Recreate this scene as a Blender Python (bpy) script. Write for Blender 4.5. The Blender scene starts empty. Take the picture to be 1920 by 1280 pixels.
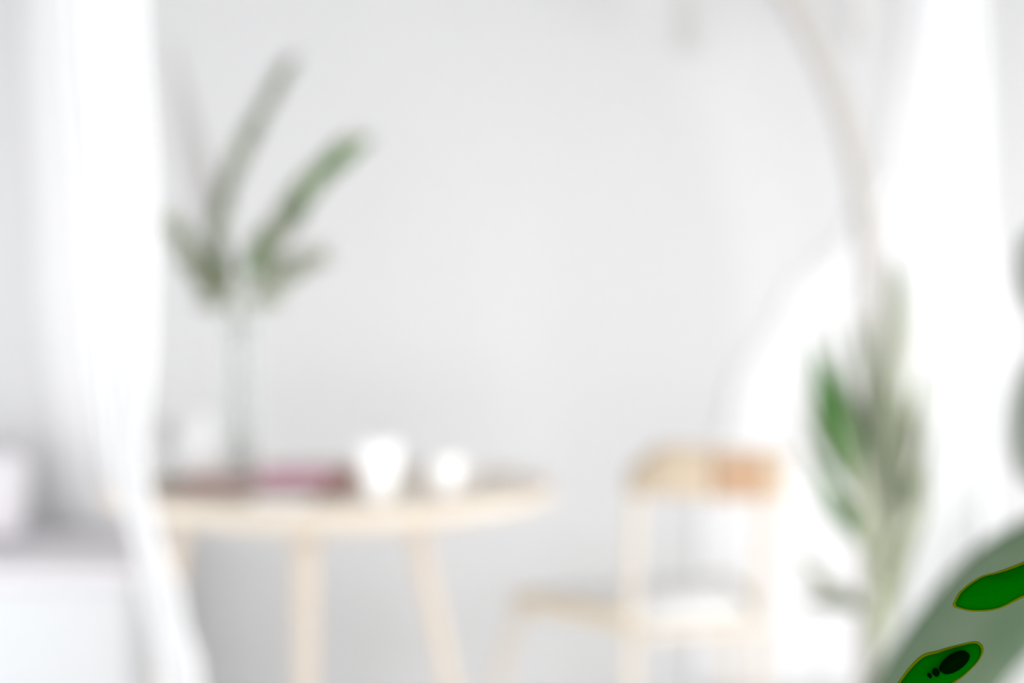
import bpy, bmesh, math, random
from mathutils import Vector, Matrix
rnd = random.Random(7)
S = bpy.context.scene
COL = S.collection
F = 1920 * 50 / 36.0            # focal length in pixels
EYE = 1.15

# ---------------------------------------------------------------- camera, light, exposure
cam = bpy.data.cameras.new('camera'); camo = bpy.data.objects.new('camera', cam); COL.objects.link(camo)
camo.location = (0, 0, EYE); camo.rotation_euler = (math.pi / 2, 0, 0)
cam.lens = 50; cam.sensor_width = 36; cam.shift_y = -67 / 1920
cam.clip_start = 0.05
cam.dof.use_dof = True; cam.dof.focus_distance = 0.60; cam.dof.aperture_fstop = 2.6
S.camera = camo
w = bpy.data.worlds.new('world'); S.world = w; w.use_nodes = True
w.node_tree.nodes['Background'].inputs[0].default_value = (0.97, 0.985, 1.0, 1)
w.node_tree.nodes['Background'].inputs[1].default_value = 1.0
def area(name, loc, rot, sx, sy, power, col):
    l = bpy.data.lights.new(name, 'AREA'); l.shape = 'RECTANGLE'; l.size = sx; l.size_y = sy
    l.energy = power; l.color = col
    o = bpy.data.objects.new(name, l); COL.objects.link(o); o.location = loc; o.rotation_euler = rot
    return o
# daylight entering by the big window in the right wall
area('window_daylight', (2.36, 2.0, 0.68), (0, math.pi / 2, 0), 1.3, 1.8, 58, (1.0, 0.99, 0.98))
# added fill light from the left, lifts the lower back wall
area('left_fill_light', (-2.56, 2.2, 0.68), (0, -math.pi / 2, 0), 1.3, 1.8, 20, (0.98, 0.99, 1.0))
# added frontal fill behind the camera, brightens near curtains more than the wall
area('front_fill_light', (-0.3, -1.2, 0.72), (math.pi / 2, 0, 0), 3.8, 1.4, 58, (0.99, 0.995, 1.0))
S.view_settings.view_transform = 'Standard'; S.view_settings.look = 'None'
S.view_settings.gamma = 1; S.view_settings.use_curve_mapping = False
S.view_settings.exposure = 0.16
S.cycles.use_denoising = True
S.cycles.max_bounces = 10; S.cycles.diffuse_bounces = 6; S.cycles.transparent_max_bounces = 12
S.cycles.caustics_reflective = False; S.cycles.caustics_refractive = False

# ---------------------------------------------------------------- helpers
def at(px, py, d):
    return Vector(((px - 960) * d / F, d, EYE - (py - 573) * d / F))
def mat(name, col, rough=0.6, spec=0.3, noise=None, scale=(8, 8, 8), trans=0.0):
    m = bpy.data.materials.new(name); m.use_nodes = True
    nt = m.node_tree; b = nt.nodes['Principled BSDF']
    b.inputs['Base Color'].default_value = (*col, 1); b.inputs['Roughness'].default_value = rough
    b.inputs['Specular IOR Level'].default_value = spec
    if noise:
        tc = nt.nodes.new('ShaderNodeTexCoord'); mp = nt.nodes.new('ShaderNodeMapping'); mp.inputs['Scale'].default_value = scale
        n = nt.nodes.new('ShaderNodeTexNoise'); n.inputs['Scale'].default_value = 1.0; n.inputs['Detail'].default_value = 4
        r = nt.nodes.new('ShaderNodeValToRGB')
        r.color_ramp.elements[0].position = 0.35; r.color_ramp.elements[0].color = (*col, 1)
        r.color_ramp.elements[1].position = 0.65; r.color_ramp.elements[1].color = (*noise, 1)
        nt.links.new(tc.outputs['Object'], mp.inputs[0]); nt.links.new(mp.outputs[0], n.inputs['Vector'])
        nt.links.new(n.outputs['Fac'], r.inputs[0]); nt.links.new(r.outputs[0], b.inputs['Base Color'])
    if trans:
        t = nt.nodes.new('ShaderNodeBsdfTranslucent'); t.inputs[0].default_value = (*col, 1)
        mx = nt.nodes.new('ShaderNodeMixShader'); mx.inputs[0].default_value = trans
        nt.links.new(b.outputs[0], mx.inputs[1]); nt.links.new(t.outputs[0], mx.inputs[2])
        nt.links.new(mx.outputs[0], nt.nodes['Material Output'].inputs[0])
    return m
def sheer(name, col, see, trans=0.3):
    m = mat(name, col, 0.9, 0.1, trans=trans); nt = m.node_tree
    out = nt.nodes['Material Output']; src = out.inputs[0].links[0].from_socket
    tr = nt.nodes.new('ShaderNodeBsdfTransparent'); mx = nt.nodes.new('ShaderNodeMixShader'); mx.inputs[0].default_value = see
    nt.links.new(src, mx.inputs[1]); nt.links.new(tr.outputs[0], mx.inputs[2]); nt.links.new(mx.outputs[0], out.inputs[0])
    return m
def glass(name, col, see=0.6):
    m = bpy.data.materials.new(name); m.use_nodes = True; nt = m.node_tree
    b = nt.nodes['Principled BSDF']; b.inputs['Base Color'].default_value = (*col, 1); b.inputs['Roughness'].default_value = 0.05
    b.inputs['Transmission Weight'].default_value = 0.3
    tr = nt.nodes.new('ShaderNodeBsdfTransparent'); tr.inputs[0].default_value = (*[c ** .3 for c in col], 1)
    mx = nt.nodes.new('ShaderNodeMixShader'); mx.inputs[0].default_value = see
    nt.links.new(b.outputs[0], mx.inputs[1]); nt.links.new(tr.outputs[0], mx.inputs[2])
    nt.links.new(mx.outputs[0], nt.nodes['Material Output'].inputs[0])
    return m

def obj(name, bm, m, parent=None, smooth=True):
    bmesh.ops.recalc_face_normals(bm, faces=bm.faces)
    me = bpy.data.meshes.new(name); bm.to_mesh(me); bm.free()
    if smooth:
        for p in me.polygons: p.use_smooth = True
    me.materials.append(m)
    o = bpy.data.objects.new(name, me); COL.objects.link(o)
    if parent is not None:
        o.parent = parent; o.matrix_parent_inverse = Matrix.Translation(parent.location).inverted()
        if parent.parent is not None: o.matrix_parent_inverse = Matrix.Identity(4)
    return o
def tag(o, label, cat, group=None):
    o['label'] = label; o['category'] = cat
    if group: o['group'] = group
    return o
def thing(name, label, cat, loc, group=None):
    o = bpy.data.objects.new(name, None); COL.objects.link(o); o.location = loc; o.empty_display_size = 0.05
    return tag(o, label, cat, group)
def struct(o): o['kind'] = 'structure'; return o

def box(bm, lo, hi, bevel=0.0, seg=2):
    vs = [bm.verts.new((x, y, z)) for x in (lo[0], hi[0]) for y in (lo[1], hi[1]) for z in (lo[2], hi[2])]
    f = [(0,1,3,2),(4,6,7,5),(0,4,5,1),(2,3,7,6),(0,2,6,4),(1,5,7,3)]
    fs = [bm.faces.new([vs[i] for i in q]) for q in f]
    if bevel:
        es = list({e for q in fs for e in q.edges})
        bmesh.ops.bevel(bm, geom=es, offset=bevel, segments=seg, affect='EDGES', profile=0.5)
    return bm
def lathe(bm, prof, c=(0, 0, 0), n=40):
    rings = []
    for r, z in prof:
        if r < 1e-5: rings.append([bm.verts.new((c[0], c[1], c[2] + z))])
        else: rings.append([bm.verts.new((c[0] + r * math.cos(2*math.pi*k/n), c[1] + r * math.sin(2*math.pi*k/n), c[2] + z)) for k in range(n)])
    for a, b in zip(rings, rings[1:]):
        for k in range(n):
            k2 = (k + 1) % n
            if len(a) == 1 and len(b) == 1: continue
            if len(a) == 1: bm.faces.new((a[0], b[k], b[k2]))
            elif len(b) == 1: bm.faces.new((a[k], b[0], a[k2]))
            else: bm.faces.new((a[k], b[k], b[k2], a[k2]))
    return bm
def spline(pts, n):
    """Catmull-Rom through the points (tuples of any length as Vectors)."""
    P = [Vector(p) for p in pts]
    P = [2 * P[0] - P[1]] + P + [2 * P[-1] - P[-2]]
    out = []
    segs = len(P) - 3
    for i in range(n + 1):
        t = i / n * segs; k = min(int(t), segs - 1); t -= k
        a, b, c, d = P[k:k + 4]
        out.append(0.5 * (2 * b + (c - a) * t + (2 * a - 5 * b + 4 * c - d) * t * t + (3 * b - a - 3 * c + d) * t ** 3))
    return out
def tube(bm, path, radius, n=12, flat=1.0, up=Vector((0, 1, 0)), power=2.0):
    """Tube along path; radius number or function of 0..1; flat scales the axis across `up`."""
    N = len(path); rings = []
    for i, p in enumerate(path):
        t = (path[min(i + 1, N - 1)] - path[max(i - 1, 0)]).normalized()
        s = t.cross(up)
        if s.length < 1e-4: s = t.cross(Vector((1, 0, 0)))
        s.normalize(); u = s.cross(t).normalized()
        r = radius(i / (N - 1)) if callable(radius) else radius
        ring = []
        for k in range(n):
            a = 2 * math.pi * k / n; ca, sa = math.cos(a), math.sin(a)
            ex = 2 / power
            ca2 = math.copysign(abs(ca) ** ex, ca); sa2 = math.copysign(abs(sa) ** ex, sa)
            ring.append(bm.verts.new(p + s * ca2 * r + u * sa2 * r * flat))
        rings.append(ring)
    for a, b in zip(rings, rings[1:]):
        for k in range(n): bm.faces.new((a[k], b[k], b[(k+1) % n], a[(k+1) % n]))
    bm.faces.new(rings[0]); bm.faces.new(rings[-1])
    return bm
def blade(bm, path, width, face, fold=0.18, thick=0.0008, tip=1.0, fat=0.45):
    """A real leaf: lens-shaped outline round a curved midrib, folded along it, with thickness."""
    N = len(path); rows = []
    for i, p in enumerate(path):
        s = i / (N - 1)
        t = (path[min(i + 1, N - 1)] - path[max(i - 1, 0)]).normalized()
        side = t.cross(face).normalized(); nn = side.cross(t).normalized()
        wd = width * max(0.02, (math.sin(math.pi * min(1, s ** fat)) ** 0.8)) if 0 < s < 1 else width * 0.03
        rows.append([bm.verts.new(p - side * wd + nn * wd * fold), bm.verts.new(p + nn * thick),
                     bm.verts.new(p + side * wd + nn * wd * fold), bm.verts.new(p - nn * thick)])
    for a, b in zip(rows, rows[1:]):
        for k in range(4): bm.faces.new((a[k], b[k], b[(k+1) % 4], a[(k+1) % 4]))
    bm.faces.new(rows[0]); bm.faces.new(rows[-1])
    return bm

# ---------------------------------------------------------------- materials
M_wall = mat('wall_paint', (0.650, 0.651, 0.655), 0.9, 0.1, noise=(0.662, 0.662, 0.672), scale=(1.2, 1.2, .5))
M_ceil = mat('ceiling_paint', (0.45, 0.45, 0.45), 0.9, 0.1)
M_floor = mat('pale_floorboards', (0.84, 0.84, 0.83), 0.6, 0.2, noise=(0.88, 0.88, 0.87), scale=(1, 14, 1))
M_curtain = mat('white_voile', (0.97, 0.97, 0.975), 0.95, 0.05, trans=0.12)
M_sheer = sheer('white_sheer', (0.97, 0.97, 0.98), 0.22, 0.10)
M_white = mat('white_lacquer', (0.88, 0.88, 0.89), 0.35, 0.4)
M_wood = mat('pale_ash_wood', (0.63, 0.55, 0.465), 0.45, 0.35, noise=(0.58, 0.50, 0.42), scale=(3, 3, 40))
M_woodtop = mat('pale_ash_tabletop', (0.72, 0.645, 0.55), 0.35, 0.5, noise=(0.68, 0.60, 0.51), scale=(4, 50, 4))
M_chair = mat('bleached_chair_wood', (0.66, 0.595, 0.52), 0.5, 0.3, noise=(0.62, 0.555, 0.475), scale=(3, 3, 40))
M_rail_wood = mat('pale_oak_rail', (0.70, 0.60, 0.46), 0.5, 0.3, noise=(0.66, 0.56, 0.42), scale=(3, 3, 40))
M_chairback = mat('honey_chair_wood', (0.50, 0.41, 0.31), 0.5, 0.3, noise=(0.46, 0.375, 0.28), scale=(40, 3, 3))
M_cane = mat('orange_cane', (0.40, 0.255, 0.16), 0.6, 0.2, noise=(0.37, 0.235, 0.145), scale=(60, 60, 60))
M_seat = mat('white_seat_pad', (0.80, 0.80, 0.80), 0.9, 0.1)
M_lamp = mat('pale_grey_metal', (0.46, 0.44, 0.42), 0.4, 0.4)
M_pend = mat('grey_pendant', (0.56, 0.56, 0.55), 0.5, 0.3)
M_pend2 = mat('light_grey_pendant', (0.60, 0.59, 0.59), 0.5, 0.3)
M_green = mat('green_leaf', (0.10, 0.24, 0.04), 0.5, 0.3, noise=(0.15, 0.28, 0.07), scale=(9, 9, 9), trans=0.25)
M_sage = mat('grey_green_leaf', (0.20, 0.24, 0.155), 0.6, 0.3, noise=(0.26, 0.29, 0.20), scale=(9, 9, 9), trans=0.2)
M_pale = mat('pale_olive_leaf', (0.46, 0.49, 0.36), 0.6, 0.3, noise=(0.53, 0.55, 0.44), scale=(9, 9, 9), trans=0.25)
M_deep = mat('deep_green_leaf', (0.04, 0.17, 0.015), 0.45, 0.35, noise=(0.07, 0.20, 0.03), scale=(9, 9, 9), trans=0.15)
M_dried = mat('pale_dried_leaf', (0.66, 0.645, 0.64), 0.8, 0.1, trans=0.3)
M_stem = mat('green_stem', (0.34, 0.38, 0.26), 0.6, 0.3)
M_glass = glass('grey_glass', (0.84, 0.86, 0.86), 0.72)
M_clear = glass('clear_glass', (0.85, 0.86, 0.87), 0.75)
M_water = glass('vase_water', (0.80, 0.83, 0.76), 0.8)
M_porcelain = mat('white_porcelain', (0.95, 0.95, 0.95), 0.25, 0.5)
M_grey = mat('grey_glaze', (0.45, 0.45, 0.47), 0.3, 0.4)
M_milk = mat('milky_white', (0.90, 0.90, 0.92), 0.4, 0.4)
M_taupe = mat('taupe_cover', (0.37, 0.315, 0.275), 0.7, 0.2)
M_rose = mat('rose_cover', (0.46, 0.20, 0.21), 0.7, 0.2)
M_mauve = mat('mauve_linen', (0.60, 0.33, 0.43), 0.9, 0.1)
M_plum = mat('dusky_brown_linen', (0.33, 0.15, 0.13), 0.9, 0.1)
M_paper = mat('paper_pages', (0.86, 0.85, 0.84), 0.9, 0.1)
M_lilac = mat('lilac_grey_cloth', (0.76, 0.735, 0.77), 0.9, 0.1)
M_bench = mat('white_bench_fabric', (0.64, 0.655, 0.675), 0.9, 0.1)
M_pot = mat('white_pot', (0.85, 0.85, 0.84), 0.5, 0.3)
M_soil = mat('potting_soil', (0.05, 0.035, 0.025), 1.0, 0.0)
M_rail = mat('white_metal_rail', (0.85, 0.85, 0.85), 0.3, 0.5)

# ---------------------------------------------------------------- the room
XL, XR, YB, YF, ZC = -2.6, 2.4, 4.2, -1.4, 2.8
struct(obj('floor', box(bmesh.new(), (XL - .1, YF, -.1), (XR + .1, YB + .1, 0)), M_floor, smooth=False))
struct(obj('ceiling', box(bmesh.new(), (XL - .1, YF, ZC), (XR + .1, YB + .1, ZC + .1)), M_ceil, smooth=False))
struct(obj('wall_back', box(bmesh.new(), (XL, YB, 0), (XR, YB + .1, ZC)), M_wall, smooth=False))

bm = bmesh.new()
W0, W1, Z0, Z1 = 1.05, 2.95, .02, 1.4
box(bm, (XR, YF, 0), (XR + .1, W0, ZC)); box(bm, (XR, W1, 0), (XR + .1, YB + .1, ZC))
box(bm, (XR, W0, 0), (XR + .1, W1, Z0)); box(bm, (XR, W0, Z1), (XR + .1, W1, ZC))
struct(obj('wall_right', bm, M_wall, smooth=False))
bm = bmesh.new()
for a, b in (((W0, Z0), (W0 + .06, Z1)), ((W1 - .06, Z0), (W1, Z1)), ((W0, Z0), (W1, Z0 + .06)), ((W0, Z1 - .06), (W1, Z1)), ((1.97, Z0), (2.03, Z1))):
    box(bm, (XR + .03, a[0], a[1]), (XR + .08, b[0], b[1]))
bm2 = bmesh.new()
box(bm2, (XL - .1, YF, 0), (XL, 1.25, ZC)); box(bm2, (XL - .1, 3.15, 0), (XL, YB + .1, ZC))
box(bm2, (XL - .1, 1.25, 0), (XL, 3.15, .04)); box(bm2, (XL - .1, 1.25, 1.4), (XL, 3.15, ZC))
struct(obj('wall_left', bm2, M_wall, smooth=False))
bm2 = bmesh.new()
for a, b in (((1.25, .04), (1.31, 1.4)), ((3.09, .04), (3.15, 1.4)), ((1.25, .04), (3.15, .1)), ((1.25, 1.34), (3.15, 1.4)), ((2.17, .04), (2.23, 1.4))):
    box(bm2, (XL - .08, a[0], a[1]), (XL - .03, b[0], b[1]))
struct(obj('added_left_window', bm2, M_white, smooth=False))  # unseen left window, added to go with the left fill light
win = struct(obj('window_1', bm, M_white, smooth=False))
bm = bmesh.new(); box(bm, (XR - .04, W0 - .05, Z0 - .02), (XR + .03, W1 + .05, Z0 + .01))
obj('window_sill', bm, M_white, win, smooth=False)

# ---------------------------------------------------------------- curtains
def edge_at(tab, z):
    if z >= tab[0][0]: return tab[0][1]
    for (z0, x0), (z1, x1) in zip(tab, tab[1:]):
        if z >= z1:
            t = (z0 - z) / (z0 - z1); t = t * t * (3 - 2 * t)
            return x0 + (x1 - x0) * t
    return tab[-1][1]
def curtain(name, d, left, right, folds, amp, material, label, ztop=2.62, zbot=0.02, seed=0):
    """left/right: (pixel y, pixel x) of the two hems as seen at depth d."""
    r = random.Random(seed); bm = bmesh.new()
    L = [(EYE - (y - 573) * d / F, (x - 960) * d / F) for y, x in left]
    R = [(EYE - (y - 573) * d / F, (x - 960) * d / F) for y, x in right]
    nu, nv = folds * 10, 46; ph = [r.uniform(-.5, .5) for _ in range(6)]
    grid = []
    for j in range(nv + 1):
        z = ztop + (zbot - ztop) * j / nv; row = []
        for i in range(nu + 1):
            u = i / nu; uu = u + .012 * math.sin(6.3 * u * 2 + ph[0] * 6)
            x = edge_at(L, z) * (1 - u) + edge_at(R, z) * u
            y = d + amp * math.sin(2 * math.pi * folds * uu + ph[1] + .3 * math.sin(z * 2 + ph[2])) * (.75 + .25 * math.sin(7 * u + ph[3]))
            row.append(bm.verts.new((x, y, z)))
        grid.append(row)
    for a, b in zip(grid, grid[1:]):
        for i in range(nu): bm.faces.new((a[i], a[i+1], b[i+1], b[i]))
    o = obj(name, bm, material)
    sm = o.modifiers.new('cloth_thickness', 'SOLIDIFY'); sm.thickness = 0.0015
    return tag(o, label, 'curtain')
def rail(name, y, x0, x1, label):
    t = thing(name, label, 'curtain rail', ((x0 + x1) / 2, y, 2.66))
    obj('rod', tube(bmesh.new(), [Vector((x0, y, 2.66)), Vector((x1, y, 2.66))], .014), M_rail, t)
    for x in (x0, x1):
        obj('finial', lathe(bmesh.new(), [(0, -.025), (.02, -.015), (.025, 0), (.02, .015), (0, .025)], (x, y, 2.66), 16), M_rail, t)
    for x in (x0 + .15, x1 - .15):
        bm = bmesh.new(); box(bm, (x - .012, y - .012, 2.66), (x + .012, y + .012, ZC)); obj('bracket', bm, M_rail, t)
curtain('sheer_curtain', 2.25,
        [(-700, 90), (0, 118), (400, 150), (640, 165), (850, 195), (1040, 255), (1280, 300), (1800, 330)],
        [(-700, 262), (0, 272), (400, 292), (640, 288), (850, 272), (980, 292), (1130, 342), (1280, 380), (1800, 440)],
        5, .022, M_curtain, 'white curtain hanging in front of the left side of the round table', seed=3)
curtain('sheer_curtain', 2.25,
        [(-700, 1760), (0, 1745), (300, 1722), (450, 1702), (620, 1712), (700, 1750), (950, 1745), (1100, 1700), (1280, 1640), (1800, 1560)],
        [(-700, 1838), (0, 1842), (350, 1850), (480, 1868), (600, 1890), (720, 1880), (900, 1850), (1000, 1845), (1800, 1830)],
        4, .018, M_curtain, 'white curtain hanging just right of the tall leafy floor plant', seed=5)
rail('curtain_rail', 2.25, -2.4, 2.2, 'white ceiling curtain rail carrying both near curtains')
curtain('sheer_curtain', 4.186,
        [(-700, 1690), (0, 1700), (300, 1660), (430, 1590), (560, 1470), (750, 1370), (950, 1310), (1280, 1300), (1500, 1290)],
        [(-700, 1840), (0, 1850), (300, 1860), (1500, 1860)],
        6, .008, M_sheer, 'sheer white curtain by the back wall behind the chair and arched lamp', seed=9)
curtain('sheer_curtain', 4.186,
        [(-700, 40), (0, 50), (500, 70), (900, 110), (1100, 190), (1500, 230)],
        [(-700, 240), (0, 250), (500, 270), (900, 280), (1100, 330), (1500, 350)],
        5, .008, M_sheer, 'sheer white curtain by the back wall behind the left curtain and bench', seed=12)
rail('curtain_rail', 4.14, -1.5, -.8, 'short white rail near back wall over the upholstered bench')
rail('curtain_rail', 4.14, .9, 2.1, 'short white rail near back wall holding the far sheer curtain')

# ---------------------------------------------------------------- round table
TC = Vector(((622 - 960) * 3.12 / F, 3.12, 0)); TR, TH = .49, .765
t = thing('round_table', 'round pale wooden table with splayed legs in front of the back wall', 'table', TC)
bm = lathe(bmesh.new(), [(0, TH - .042), (TR - .03, TH - .042), (TR - .008, TH - .036), (TR, TH - .021), (TR - .003, TH - .005), (TR - .012, TH), (0, TH)], TC, 96)
squash = Matrix.Translation(TC) @ Matrix.Diagonal((1, .86, 1, 1)) @ Matrix.Translation(-TC)
bmesh.ops.transform(bm, matrix=squash, verts=bm.verts)
obj('tabletop', bm, M_woodtop, t)
bm = lathe(bmesh.new(), [(TR - .17, TH - .07), (TR - .15, TH - .07), (TR - .15, TH - .042), (TR - .17, TH - .042), (TR - .17, TH - .07)], TC, 64)
bmesh.ops.transform(bm, matrix=squash, verts=bm.verts)
obj('apron', bm, M_woodtop, t)
for (tx, ty, bx, by) in ((-.32, -.02, -.40, -.03), (-.016, -.25, -.011, -.32), (.18, -.08, .34, -.12), (-.106, .25, -.116, .34)):
    p = [TC + Vector((tx, ty, TH - .044)), TC + Vector((bx, by, 0))]
    p = [p[0].lerp(p[1], k / 8) for k in range(9)]
    obj('leg', tube(bmesh.new(), p, lambda s: .021 - .006 * s, 16), M_wood, t)

# books, cloths and tray on the table
def on(px, py): # table-top point seen at this pixel
    d = (EYE - TH) * F / (py - 573)
    return Vector(((px - 960) * d / F, d, TH))
def book(name, c, sx, sy, h, rot, cover, label, z0=TH, cat='book'):
    t = thing(name, label, cat, (c[0], c[1], z0))
    R = Matrix.Translation((c[0], c[1], 0)) @ Matrix.Rotation(rot, 4, 'Z')
    for nm, lo, hi, m in (('cover', (-sx, -sy, z0), (sx, sy, z0 + .003), cover), ('cover', (-sx, -sy, z0 + h - .003), (sx, sy, z0 + h), cover),
                          ('spine', (-sx, -sy, z0 + .003), (-sx + .004, sy, z0 + h - .003), cover),
                          ('pages', (-sx + .004, -sy + .004, z0 + .003), (sx - .004, sy - .004, z0 + h - .003), M_paper)):
        bm = bmesh.new(); box(bm, lo, hi, .0008, 1); bmesh.ops.transform(bm, matrix=R, verts=bm.verts)
        obj(nm, bm, m, t, smooth=False)
    return t
bz = TH
bm = bmesh.new()
tc = on(465, 925)
# shallow oval tray
t = thing('oval_tray', 'long shallow taupe tray under the glass vase on the table', 'tray', (tc.x, tc.y, TH))
def oval(rx, ry, prof, c, n=72):
    bm = bmesh.new(); rings = []
    for s, z in prof:
        rings.append([bm.verts.new((c.x + (rx + s) * math.copysign(abs(math.cos(a)) ** .7, math.cos(a)), c.y + (ry + s) * math.copysign(abs(math.sin(a)) ** .7, math.sin(a)), z)) for a in [2*math.pi*k/n for k in range(n)]])
    for a, b in zip(rings, rings[1:]):
        for k in range(n): bm.faces.new((a[k], b[k], b[(k+1)%n], a[(k+1)%n]))
    bm.faces.new(rings[0]); bm.faces.new(rings[-1]); return bm
obj('tray_body', oval(.205, .085, [(-.004, TH), (.004, TH + .004), (.008, TH + .02), (.004, TH + .022), (-.001, TH + .006), (-.01, TH + .005)], tc), M_taupe, t)
TZ = TH + .005
mg = book('book', tc + Vector((.03, -.005, 0)), .15, .07, .022, .05, M_rose, 'rose red book lying in the tray under the mauve cloth', TZ)
# folded mauve cloth over book
bm = bmesh.new(); box(bm, (tc.x + .035, tc.y - .07, TZ + .0225), (tc.x + .172, tc.y + .04, TZ + .046), .005, 3)
tag(obj('folded_napkin', bm, M_mauve), 'folded mauve napkin on top of the rose book', 'napkin')
bm = bmesh.new()
pa = Vector((tc.x + .188, tc.y - .05, TZ + .0245)); pb = Vector((tc.x + .196, tc.y + .055, TZ + .021))
tube(bm, [pa.lerp(pb, k / 6) for k in range(7)], lambda s: .021 + .002 * math.sin(s * 9), 14)
tag(obj('rolled_napkin', bm, M_plum), 'dark brown rolled cloth at the right end of the tray', 'napkin')
wc = on(525, 948); wc.y += .02
bm = bmesh.new(); box(bm, (wc.x - .055, wc.y - .03, TH), (wc.x + .055, wc.y + .03, TH + .012), .003, 2)
tag(obj('folded_paper', bm, M_paper), 'small white folded paper in front of the tray', 'paper')

# vase
vc = Vector((tc.x - .018, tc.y + .025, TZ)); VH = .335
# stands beside the book inside the tray
vc.x = (449 - 960) * (tc.y + .03) / F; vc.y = tc.y + .03
mg.location.x += 0
t = thing('glass_vase', 'tall slim grey glass vase holding leafy sprigs on the table', 'vase', vc)
vz = 0.028
vc.z = TZ + .0225; t.location = vc; VH = .33
obj('vase_wall', lathe(bmesh.new(), [(0, 0), (.028, 0), (.031, .006), (.030, .08), (.026, .20), (.0255, .27), (.028, VH), (.026, VH), (.0235, .27), (.024, .20), (.0275, .08), (.028, .012), (0, .010)], vc, 32), M_glass, t)
obj('water', lathe(bmesh.new(), [(0, .012), (.0272, .0125), (.0268, .09), (0, .09)], vc, 24), M_water, t)
VT = vc + Vector((0, 0, VH))

# sprigs in the vase
UP = Vector((0, -1, 0.15))
def frond(name, label, cat, pts, mats, nleaf, llen, lw, group=None, seed=0, root=None, spread=.35, stem_r=.0021, start=.15, part=None, widen=None):
    r = random.Random(seed)
    path = spline(pts, 28)
    if root is None:
        t = thing(name, label, cat, path[0], group); par = t
    else: par = root
    st = obj('stem', tube(bmesh.new(), path, lambda s: stem_r * (1.25 - .8 * s), 8), mats[0] if part is None else M_stem, par)
    for i in range(nleaf):
        s = start + (1 - start) * (i + .5) / nleaf
        k = min(int(s * 28), 27); p = path[k].lerp(path[k + 1], s * 28 - k)
        tg = (path[k + 1] - path[max(k - 1, 0)]).normalized()
        sd = 1 if i % 2 else -1
        side = tg.cross(Vector((0, -1, 0))).normalized() * sd
        ang = spread * r.uniform(.6, 1.2)
        dr = (tg * math.cos(ang) + side * math.sin(ang) + Vector((0, r.uniform(-.25, .25), 0))).normalized()
        L = llen * r.uniform(.8, 1.15) * (widen(s) if widen else math.sin(math.pi * (.25 + .65 * s)) ** .5)
        bend = side * .1 * L
        q = spline([p, p + dr * L * .5 + bend * .3, p + dr * L - bend * .4], 7)
        m = mats[r.randrange(len(mats))]
        obj('leaf', blade(bmesh.new(), q, lw * r.uniform(.8, 1.15), Vector((r.uniform(-.5, .5), -1, r.uniform(-.2, .4))), thick=.0005), m, par)
    return par
D0 = vc.y
g = 'leafy sprigs in the glass vase'
b0 = lambda dx, dy=0: vc + Vector((dx, dy, .02))
def P(px, py, dd=0): return at(px, py, D0 + dd)
frond('leafy_sprig', 'tall grey-green sprig leaning up right, the highest leafy one in the vase', 'sprig',
      [b0(.008), P(446, 600), P(412, 470, .02), P(425, 360, .03), P(470, 250, .03), P(540, 120, .02)], [M_sage, M_sage, M_sage, M_pale], 30, .080, .0115, g, 1, spread=.26, start=.42)
frond('leafy_sprig', 'bright green sprig reaching furthest right out of the vase', 'sprig',
      [b0(-.008, -.004), P(446, 600, -.01), P(470, 510, -.02), P(530, 420, -.04), P(585, 345, -.05), P(660, 275, -.06)], [M_green, M_green, M_sage, M_pale], 32, .088, .0155, g, 2, spread=.34, start=.36)
frond('leafy_sprig', 'pale short sprig arching low to the right of the vase', 'sprig',
      [b0(-.004, .006), P(450, 602), P(480, 560, .02), P(530, 515, .03), P(595, 482, .03)], [M_pale, M_pale, M_sage], 17, .075, .0150, g, 3, spread=.40, start=.42)
frond('leafy_sprig', 'grey-green sprig bending left from the vase toward the curtain', 'sprig',
      [b0(.010, -.006), P(444, 602), P(415, 560, -.01), P(372, 495, -.02), P(328, 422, -.02)], [M_sage, M_pale, M_sage], 18, .080, .0160, g, 4, spread=.40, start=.42)
frond('leafy_sprig', 'short dark sprig standing in the middle of the vase bouquet', 'sprig',
      [b0(0, .008), P(447, 600, .01), P(425, 520, .03), P(410, 440, .03), P(425, 330, .03)], [M_sage, M_sage, M_deep], 26, .060, .0125, g, 6, spread=.36, start=.38)
t = thing('dried_blade', 'long pale grey dried leaf leaning up left out of the vase', 'dried leaf', b0(.004, .012))
pth = spline([b0(.004, .012), P(447, 600, .02), P(405, 440, .08), P(365, 290, .10), P(322, 70, .12)], 26)
obj('stem', tube(bmesh.new(), pth[:13], .0016, 8), M_dried, t)
obj('leaf', blade(bmesh.new(), pth[10:], .026, UP, thick=.0006, fold=.1, fat=.75), M_dried, t)

# small things left of the vase and the cups
c = on(306, 905); c.y += .03
bt = thing('glass_cruet', 'small clear glass bottle with a round grey stopper beside the left curtain', 'bottle', c)
obj('bottle_body', lathe(bmesh.new(), [(0, 0), (.02, 0), (.023, .006), (.023, .05), (.012, .07), (.010, .082), (.008, .082), (.010, .07), (.021, .05), (.021, .008), (0, .006)], c, 28), M_clear, bt)
obj('stopper', lathe(bmesh.new(), [(0, .076), (.006, .080), (.016, .088), (.022, .105), (.020, .122), (.012, .134), (0, .138)], c, 28), M_grey, bt)
c = on(370, 893); c.y += .06
mt = thing('milk_bottle', 'small milky white bottle between the cruet and the glass vase', 'bottle', c)
obj('bottle_body', lathe(bmesh.new(), [(0, 0), (.025, 0), (.030, .008), (.031, .07), (.026, .095), (.018, .115), (.018, .140), (.015, .140), (.015, .112), (.022, .095), (.027, .07), (.026, .01), (0, .008)], c, 28), M_milk, mt)

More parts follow.
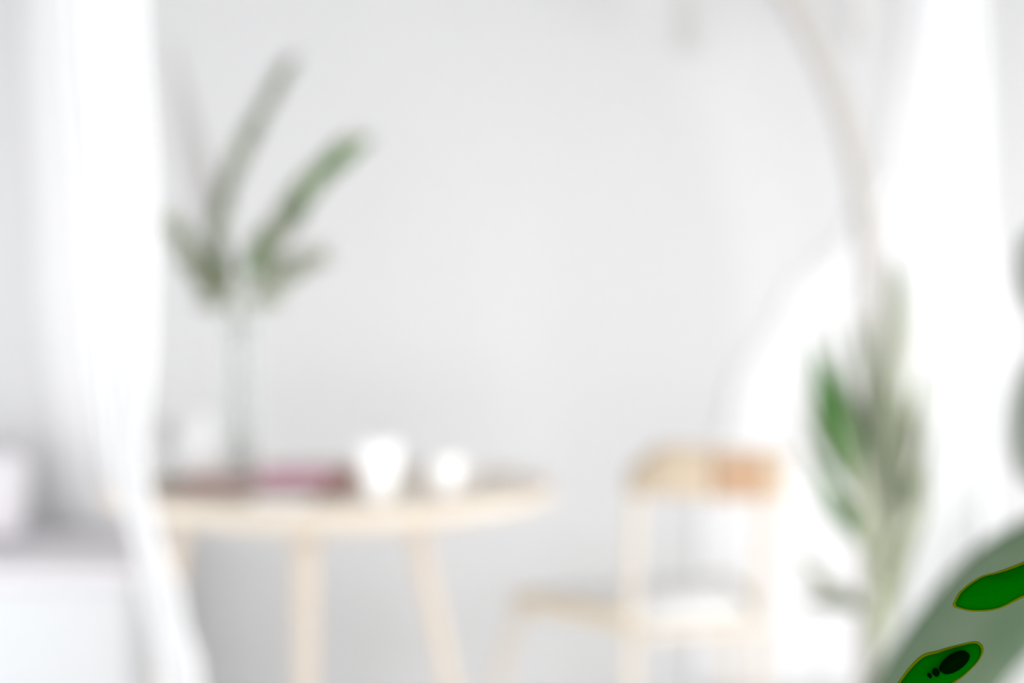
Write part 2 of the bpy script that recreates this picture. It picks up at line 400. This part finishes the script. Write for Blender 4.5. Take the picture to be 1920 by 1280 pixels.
def cup(px, py, R, r, h, label, name='white_cup', handle=None):
    c = on(px, py)
    t = thing(name, label, 'cup', c)
    obj('cup_body', lathe(bmesh.new(), [(0, 0), (r * .9, 0), (r, .003), (r * .5 + R * .5, h * .45), (R * .98, h * .8), (R, h), (R - .003, h), (R * .93, h * .8), (r * .5 + R * .5 - .003, h * .45), (r - .003, .006), (0, .005)], c, 36), M_porcelain, t)
    if handle:
        q = spline([c + Vector((R * .93, 0, h * .78)), c + Vector((R + .018, 0, h * .72)), c + Vector((R + .02, 0, h * .45)), c + Vector((r * .5 + R * .48, 0, h * .34))], 12)
        obj('handle', tube(bmesh.new(), q, .0035, 8), M_porcelain, t)
    return t
cup(712, 938, .041, .024, .118, 'taller white cup on the table, nearer the glass vase')
cup(835, 926, .035, .024, .078, 'shorter white cup nearer the right rim of the table', handle=True)

# ---------------------------------------------------------------- chair
A = Vector(((1183 - 960) * 3.3 / F, 3.3, 0))
an = math.radians(22); u = Vector((math.cos(an), math.sin(an), 0)); n_ = Vector((-math.sin(an), math.cos(an), 0))
RW = .345; B = A + u * RW
FL = A - u * .115 + n_ * .40; FR = B + u * .115 + n_ * .36
t = thing('wooden_chair', 'pale bentwood chair with honey backrest and white seat right of the table', 'chair', (A + B + FL + FR) / 4)
SH = .435
def Z(v, z): return Vector((v.x, v.y, z))
lean = -n_ * .03
for a, h in ((A, .785), (B, .745)):
    obj('rear_leg', tube(bmesh.new(), spline([Z(a - n_ * .03, 0), Z(a, .30), Z(a, SH), Z(a + lean * .6, .62), Z(a + lean, h)], 20), lambda s: .0165 - .002 * s, 14), M_chair, t)
for a, s in ((FL, -1), (FR, 1)):
    foot = a + u * s * (.12 if s < 0 else .03) + n_ * .0
    obj('front_leg', tube(bmesh.new(), spline([Z(foot, 0), Z(a.lerp(foot, .45), .22), Z(a + (a - foot) * .0, SH - .07), Z(a + u * -s * .012, SH - .032)], 16), lambda q: .0145 + .003 * q, 14), M_chair, t)
def rail_part(name, a, b, z0, z1, hw, m=M_chair):
    obj(name, tube(bmesh.new(), [Z(a, z0).lerp(Z(b, z1), k / 6) for k in range(7)], hw, 12, flat=1.2, power=4), m, t)
SF = SH - .015
rail_part('seat_rail', A, FL, SF, SF - .018, .020, M_rail_wood); rail_part('seat_rail', A, B, SF - .03, SF - .045, .015)
rail_part('seat_rail', B, FR, SF, SF - .004, .016); rail_part('seat_rail', FL, FR, SF - .018, SF - .004, .016)
bm = bmesh.new()
poly = [A + (u + n_) * .012, FL + u * .02 - n_ * .012, FR - u * .02 - n_ * .012, B + (n_ - u) * .012]
lo = [bm.verts.new(Z(p, SF - .014)) for p in poly]; hi = [bm.verts.new(Z(p, SF + .012)) for p in poly]
bm.faces.new(lo); bm.faces.new(hi)
for k in range(4): bm.faces.new((lo[k], lo[(k+1)%4], hi[(k+1)%4], hi[k]))
bmesh.ops.bevel(bm, geom=list(bm.edges), offset=.006, segments=2, affect='EDGES')
obj('seat', bm, M_seat, t)
# curved backrest: a bent board from post to post, bulging towards the camera
def back_board(s0, s1, zl, zh, th, off, m, name, ns=24):
    bm = bmesh.new(); rows = []
    for i in range(ns + 1):
        s = s0 + (s1 - s0) * i / ns
        bul = math.sin(math.pi * min(max((s + .06) / 1.12, 0), 1)) ** .8
        base = A.lerp(B, s) + lean - n_ * (.055 * bul + off)
        l, h = zl(s), zh(s); row = []
        for dz, dy in ((l, -th), (l + .006, -th*1.0), (h - .006, -th), (h, -th * .4), (h, th * .4), (h - .006, th), (l + .006, th), (l, th)):
            row.append(bm.verts.new(Z(base + n_ * dy, dz)))
        rows.append(row)
    for a, b in zip(rows, rows[1:]):
        for k in range(8): bm.faces.new((a[k], b[k], b[(k+1)%8], a[(k+1)%8]))
    bm.faces.new(rows[0]); bm.faces.new(rows[-1])
    return obj(name, bm, m, t)
ztop = lambda s: .838 - .030 * s - .06 * max(0, (.16 - s) / .2) ** 1.5
zbot = lambda s: .718 - .030 * s + .0 * s
bk = back_board(-.06, 1.15, zbot, ztop, .010, 0, M_chairback, 'backrest', 36)
pn = back_board(.48, .93, lambda s: zbot(s) + .008, lambda s: ztop(s) - .018, .004, .013, M_cane, 'cane_panel', 16)
pn['label'] = 'orange-brown cane panel on the back of the chair'

# ---------------------------------------------------------------- arched lamp
LD = 3.72; base = Vector(((1632 - 960) * LD / F, LD, 0)); RR = 1010 * LD / F
cz = EYE - (590 - 573) * LD / F
t = thing('arched_floor_lamp', 'tall pale grey arched floor lamp curving over from behind the plant', 'floor lamp', base)
th0 = math.radians(104)
arc = [Vector((base.x - RR + RR * math.cos(a), LD - .55 * max(0, a) / th0, cz + RR * math.sin(a))) for a in [th0 * k / 40 for k in range(41)]]
pth = [Vector((base.x, LD, .03)), Vector((base.x, LD, .4)), Vector((base.x, LD, .8))] + arc
obj('pole', tube(bmesh.new(), pth, .031, 16), M_lamp, t)
obj('lamp_base', lathe(bmesh.new(), [(0, 0), (.15, 0), (.155, .006), (.155, .03), (.15, .036), (.03, .04), (0, .04)], base, 48), M_lamp, t)
e = arc[-1]
sh = obj('lamp_shade', lathe(bmesh.new(), [(.02, -.02), (.05, -.03), (.13, -.09), (.17, -.18), (.165, -.18), (.125, -.094), (.045, -.036), (.02, -.026), (.02, -.02)], e, 40), M_white, t)

# pendants hanging at the top of the picture
for px, yb, d, label in ((1290, 92, 3.95, 'pale grey slim hanging pendant left of the arched lamp'), (1608, 78, 3.9, 'faint grey slim hanging pendant right of the arched lamp')):
    c = at(px, yb, d)
    t = thing('pendant_lamp', label, 'pendant lamp', (c.x, c.y, ZC))
    rr = .030 if px < 1400 else .036
    obj('shade', lathe(bmesh.new(), [(rr - .004, .02), (rr - .004, 0), (rr, 0), (rr, .36), (rr * .6, .385), (0, .39)], c, 28), M_pend if px < 1400 else M_pend2, t)
    obj('cord', tube(bmesh.new(), [c + Vector((0, 0, .385)), Vector((c.x, c.y, ZC - .03))], .003, 8), M_rail, t)
    obj('ceiling_rose', lathe(bmesh.new(), [(0, -.03), (.04, -.03), (.045, -.02), (.045, 0), (0, 0)], (c.x, c.y, ZC), 24), M_rail, t)

# ---------------------------------------------------------------- bench at the left
t = thing('upholstered_bench', 'low white upholstered bench with lilac-grey top edge behind the left curtain', 'bench', (-1.5, 3.8, 0))
x0, x1, y0, y1 = -2.1, (248 - 960) * 3.5 / F, 3.5, 4.06
bm = bmesh.new(); box(bm, (x0, y0 + .005, .06), (x1 - .005, y1, .465), .02, 3); obj('bench_body', bm, M_bench, t)
bm = bmesh.new(); box(bm, (x0 - .01, y0 - .015, .467), (x1 + .008, y1 + .01, .508), .015, 3); obj('seat_cushion', bm, M_lilac, t)
for x in (x0 + .06, x1 - .06):
    for y in (y0 + .06, y1 - .06):
        obj('leg', lathe(bmesh.new(), [(0, 0), (.014, 0), (.02, .06), (0, .06)], (x, y, 0), 14), M_wood, t)
# cushion lying on the bench
bm = bmesh.new(); box(bm, (-.20, -.06, -.12), (.20, .06, .12), .045, 5)
for v in bm.verts:
    v.co.y *= 1 - .5 * max(abs(v.co.x) / .20, abs(v.co.z) / .12) ** 3
bmesh.ops.transform(bm, matrix=Matrix.Translation((-1.53, 3.90, .632)) @ Matrix.Rotation(-.25, 4, 'X'), verts=bm.verts)
tag(obj('cushion', bm, M_lilac), 'lilac-grey cushion leaning on the bench at the left edge', 'cushion')

# ---------------------------------------------------------------- floor plant right of the chair
PD = 2.65
pc = Vector(((1655 - 960) * PD / F, PD, 0))
t = thing('leafy_floor_plant', 'tall plant with narrow upright green leaves between the chair and right curtain', 'plant', pc)
obj('pot', lathe(bmesh.new(), [(0, 0), (.10, 0), (.11, .01), (.135, .26), (.14, .30), (.128, .30), (.122, .26), (.12, .255), (0, .255)], pc, 48), M_pot, t)
obj('soil', lathe(bmesh.new(), [(0, .258), (.119, .258), (.119, .272), (0, .276)], pc, 32), M_soil, t)
def Q(px, py, dd=0): return at(px, py, PD + dd)
canes = [[(1650, 1280), (1655, 1100), (1668, 800), (1672, 560)], [(1645, 1280), (1640, 1120), (1610, 950), (1560, 760)], [(1665, 1280), (1672, 1120), (1700, 940), (1725, 760)],
         [(1640, 1280), (1632, 1180), (1590, 1120), (1520, 1060)]]
cpaths = []
for i, c in enumerate(canes):
    dd = [0, -.05, .05, .03][i]
    p = spline([pc + Vector((-.02 + .015 * i, .01 * i, .27))] + [Q(x, y, dd * k / 3) for k, (x, y) in enumerate(c)], 30)
    obj('stalk', tube(bmesh.new(), p, lambda s: .012 * (1.1 - .8 * s), 10), M_pale, t)
# each leaf: base pixel, tip pixel, half width (m), depth offset, bow, material
lv = [
 ((1668, 800), (1672, 468), .020, 0, .01, M_sage), ((1662, 860), (1640, 560), .019, .02, -.015, M_pale), ((1672, 760), (1690, 500), .015, -.02, .01, M_pale),
 ((1625, 950), (1520, 625), .020, -.06, -.02, M_deep), ((1618, 900), (1548, 660), .017, -.08, -.01, M_deep), ((1612, 930), (1525, 700), .014, -.04, -.02, M_green),
 ((1640, 880), (1556, 590), .013, .02, -.01, M_sage), ((1650, 870), (1602, 590), .014, .03, 0, M_sage), ((1640, 960), (1480, 690), .009, .05, -.02, M_pale),
 ((1630, 990), (1490, 790), .012, -.02, -.02, M_sage), ((1628, 1010), (1528, 850), .017, -.05, -.02, M_deep), ((1625, 1030), (1545, 880), .014, -.03, -.01, M_green),
 ((1645, 990), (1600, 740), .016, 0, -.01, M_sage), ((1655, 1000), (1648, 700), .016, -.03, 0, M_sage), ((1662, 980), (1690, 690), .017, .02, .01, M_pale),
 ((1668, 960), (1738, 665), .014, .04, .01, M_pale), ((1672, 1000), (1748, 760), .016, -.02, .02, M_sage), ((1670, 940), (1722, 700), .013, 0, .01, M_sage),
 ((1672, 1080), (1746, 860), .016, .02, .02, M_sage), ((1668, 1120), (1728, 900), .019, -.02, .02, M_pale), ((1660, 1090), (1690, 840), .018, -.04, .01, M_pale),
 ((1650, 1100), (1640, 830), .018, -.02, 0, M_pale), ((1655, 1060), (1702, 800), .012, -.05, .01, M_sage), ((1648, 1180), (1655, 940), .020, 0, 0, M_pale),
 ((1650, 1210), (1700, 1000), .017, .01, .02, M_pale), ((1645, 1080), (1590, 800), .012, .04, -.01, M_sage), ((1636, 1040), (1610, 830), .012, -.06, 0, M_pale),
 ((1620, 1130), (1478, 1030), .010, .04, -.01, M_pale), ((1610, 1140), (1495, 1130), .011, .03, .01, M_sage), ((1600, 1120), (1500, 1085), .008, .05, 0, M_pale),
]
for (b, tp, hw, dd, bow, m) in lv:
    p0 = Q(*b, dd * .3); p2 = Q(*tp, dd)
    d = (p2 - p0).normalized(); s = d.cross(Vector((0, -1, 0))).normalized()
    q = spline([p0, p0.lerp(p2, .5) + s * bow * (1 if True else 1), p2], 12)
    obj('leaf', blade(bmesh.new(), q, hw, Vector((rnd.uniform(-.35, .35), -1, rnd.uniform(0, .3))), thick=.0006, fat=.7), m, t)

# ---------------------------------------------------------------- big-leaved plant close to the camera
M_fgrey = mat('grey_green_big_leaf', (0.055, 0.10, 0.05), 0.5, 0.3, noise=(0.085, 0.125, 0.075), scale=(12, 12, 12), trans=0.1)
M_fdark = mat('saturated_green_leaf', (0.0, 0.050, 0.0), 0.7, 0.0, noise=(0.0, 0.058, 0.0), scale=(20, 20, 20))
M_frim = mat('olive_leaf_margin', (0.055, 0.075, 0.0), 0.7, 0.0)
M_fblack = mat('black_leaf_spot', (0.0, 0.003, 0.0), 0.9, 0.0)
fp = Vector((.86, 1.45, 0))
t = thing('big_leaf_plant', 'dark green big-leaved plant close up in the lower right corner', 'plant', fp)
obj('pot', lathe(bmesh.new(), [(0, 0), (.14, 0), (.15, .01), (.18, .32), (.185, .36), (.17, .36), (.165, .31), (0, .31)], fp, 48), M_pot, t)
obj('soil', lathe(bmesh.new(), [(0, .312), (.163, .312), (.163, .33), (0, .335)], fp, 32), M_soil, t)
trunk = spline([fp + Vector((0, 0, .32)), fp + Vector((-.01, 0, .6)), fp + Vector((.01, -.02, .95)), fp + Vector((0, 0, 1.35))], 24)
obj('trunk', tube(bmesh.new(), trunk, lambda s: .016 * (1.15 - .6 * s), 12), M_stem, t)
def big_leaf(outline, d, dz, m, lab=None, rim=None, tri=None, stalk_from=None, dome=.01):
    """A leaf plate from its real outline; margins curve back, centre domed."""
    pts = [at(x, y, d) for x, y in outline]
    c = sum(pts, Vector()) / len(pts)
    bm = bmesh.new(); n = 60
    cl = spline(pts + [pts[0]], n)[:-1]
    def ring(f, yoff): return [bm.verts.new(c + (p - c) * f + Vector((0, yoff + dz * ((p - c).x * f), 0))) for p in cl]
    fr = [ring(f, -dome * (1 - f * f)) for f in (1, .85, .6, .3)]
    bkk = [ring(f, -dome * (1 - f * f) + .0012) for f in (1, .85, .6, .3)]
    for rs in (fr, bkk):
        for a, b in zip(rs, rs[1:]):
            for k in range(len(a)): bm.faces.new((a[k], b[k], b[(k+1)%len(a)], a[(k+1)%len(a)]))
        bm.faces.new(rs[-1])
    for k in range(len(cl)): bm.faces.new((fr[0][k], bkk[0][k], bkk[0][(k+1)%len(cl)], fr[0][(k+1)%len(cl)]))
    o = obj('big_leaf', bm, m, t)
    if lab: o['label'] = lab
    return o, c
def petiole(a, s, mid=None):
    k = trunk[s]
    obj('leaf_stalk', tube(bmesh.new(), spline([k, mid or (k + a) / 2 + Vector((0, 0, .04)), a], 12), .004, 8), M_stem, t)
# broad grey-green leaf (far side of the plant), two deep green leaves at the focus distance
GD = 2.0
o, c = big_leaf([(1560, 1420), (1640, 1250), (1735, 1120), (1825, 1028), (1950, 962), (2080, 940), (2120, 1010), (2060, 1110), (1980, 1190), (1900, 1270), (1800, 1400), (1680, 1480)], GD, .1, M_fgrey, 'broad grey-green leaf')
petiole(at(2100, 1000, GD), 20)
def rimmed(outline, d, lab, py0, hole=None):
    cx = sum(p[0] for p in outline) / len(outline); cy = sum(p[1] for p in outline) / len(outline)
    inner = []
    for x, y in outline:
        L = math.hypot(x - cx, y - cy); k = (L - 5) / L; inner.append((cx + (x - cx) * k, cy + (y - cy) * k))
    o, c = big_leaf(inner, d - .0015, 0, M_fdark, lab, dome=.004)
    # margin: a thin ring round the leaf
    pts = spline([at(x, y, d - .0015) for x, y in outline] + [at(*outline[0], d - .0015)], 90)
    pin = spline([at(x, y, d - .0015) for x, y in inner] + [at(*inner[0], d - .0015)], 90)
    bm = bmesh.new(); r1 = []; 
    for a, b in zip(pts[:-1], pin[:-1]):
        r1.append([bm.verts.new(a), bm.verts.new(b + Vector((0, -.0004, 0))), bm.verts.new(b + Vector((0, .0012, 0)))])
    for i in range(len(r1)):
        a, b = r1[i], r1[(i + 1) % len(r1)]
        for k in range(3): bm.faces.new((a[k], b[k], b[(k+1)%3], a[(k+1)%3]))
    mg = obj('leaf_margin', bm, M_frim, o); mg['label'] = 'thin olive leaf margin'
    return o
FD = .60
rimmed([(1786, 1132), (1800, 1108), (1835, 1082), (1870, 1071), (1920, 1052), (1990, 1020), (2060, 1010), (2090, 1040), (2040, 1080), (1960, 1105), (1915, 1122), (1870, 1142), (1825, 1146), (1792, 1139)], FD, 'deep green pointed leaf, upper of two', 0)
l2 = rimmed([(1640, 1360), (1680, 1284), (1722, 1232), (1760, 1218), (1800, 1207), (1832, 1202), (1844, 1216), (1836, 1238), (1810, 1265), (1780, 1290), (1730, 1350), (1670, 1390)], FD, 'deep green leaf with a black spot, lower of two', 0)
def spot(cx, cy, rx, ry, rot):
    bm = bmesh.new(); vs = []; d = FD - .0085
    for k in range(24):
        a = 2 * math.pi * k / 24; x = rx * math.cos(a); y = ry * math.sin(a)
        vs.append((cx + x * math.cos(rot) - y * math.sin(rot), cy + x * math.sin(rot) + y * math.cos(rot)))
    f = [bm.verts.new(at(x, y, d)) for x, y in vs]; b = [bm.verts.new(at(x, y, d) + Vector((0, .003, 0))) for x, y in vs]
    bm.faces.new(f); bm.faces.new(b)
    for k in range(24): bm.faces.new((f[k], f[(k+1)%24], b[(k+1)%24], b[k]))
    o = obj('leaf_spot', bm, M_fblack, l2); o['label'] = 'black spot on leaf'
spot(1792, 1243, 31, 14, -.6); spot(1757, 1262, 5, 7, .3); spot(1745, 1268, 2.5, 4, .2)
petiole(at(2085, 1035, FD), 16); petiole(at(1660, 1380, FD), 3, Vector((.42, .95, .70)))
# two soft leaves at the right edge
RD = 1.9
M_fsoft = mat('soft_grey_leaf', (0.22, 0.24, 0.21), 0.6, 0.3, trans=0.15)
big_leaf([(1915, 440), (1905, 500), (1912, 560), (1945, 590), (1990, 560), (2000, 480), (1960, 420)], RD, 0, M_fsoft, 'soft grey leaf high at the right edge')
petiole(at(1990, 560, RD), 24)
big_leaf([(1915, 690), (1893, 760), (1892, 840), (1915, 900), (1960, 920), (2000, 860), (2000, 740), (1950, 670)], RD, 0, M_fsoft, 'soft grey leaf lower at the right edge')
petiole(at(2000, 860, RD), 22)
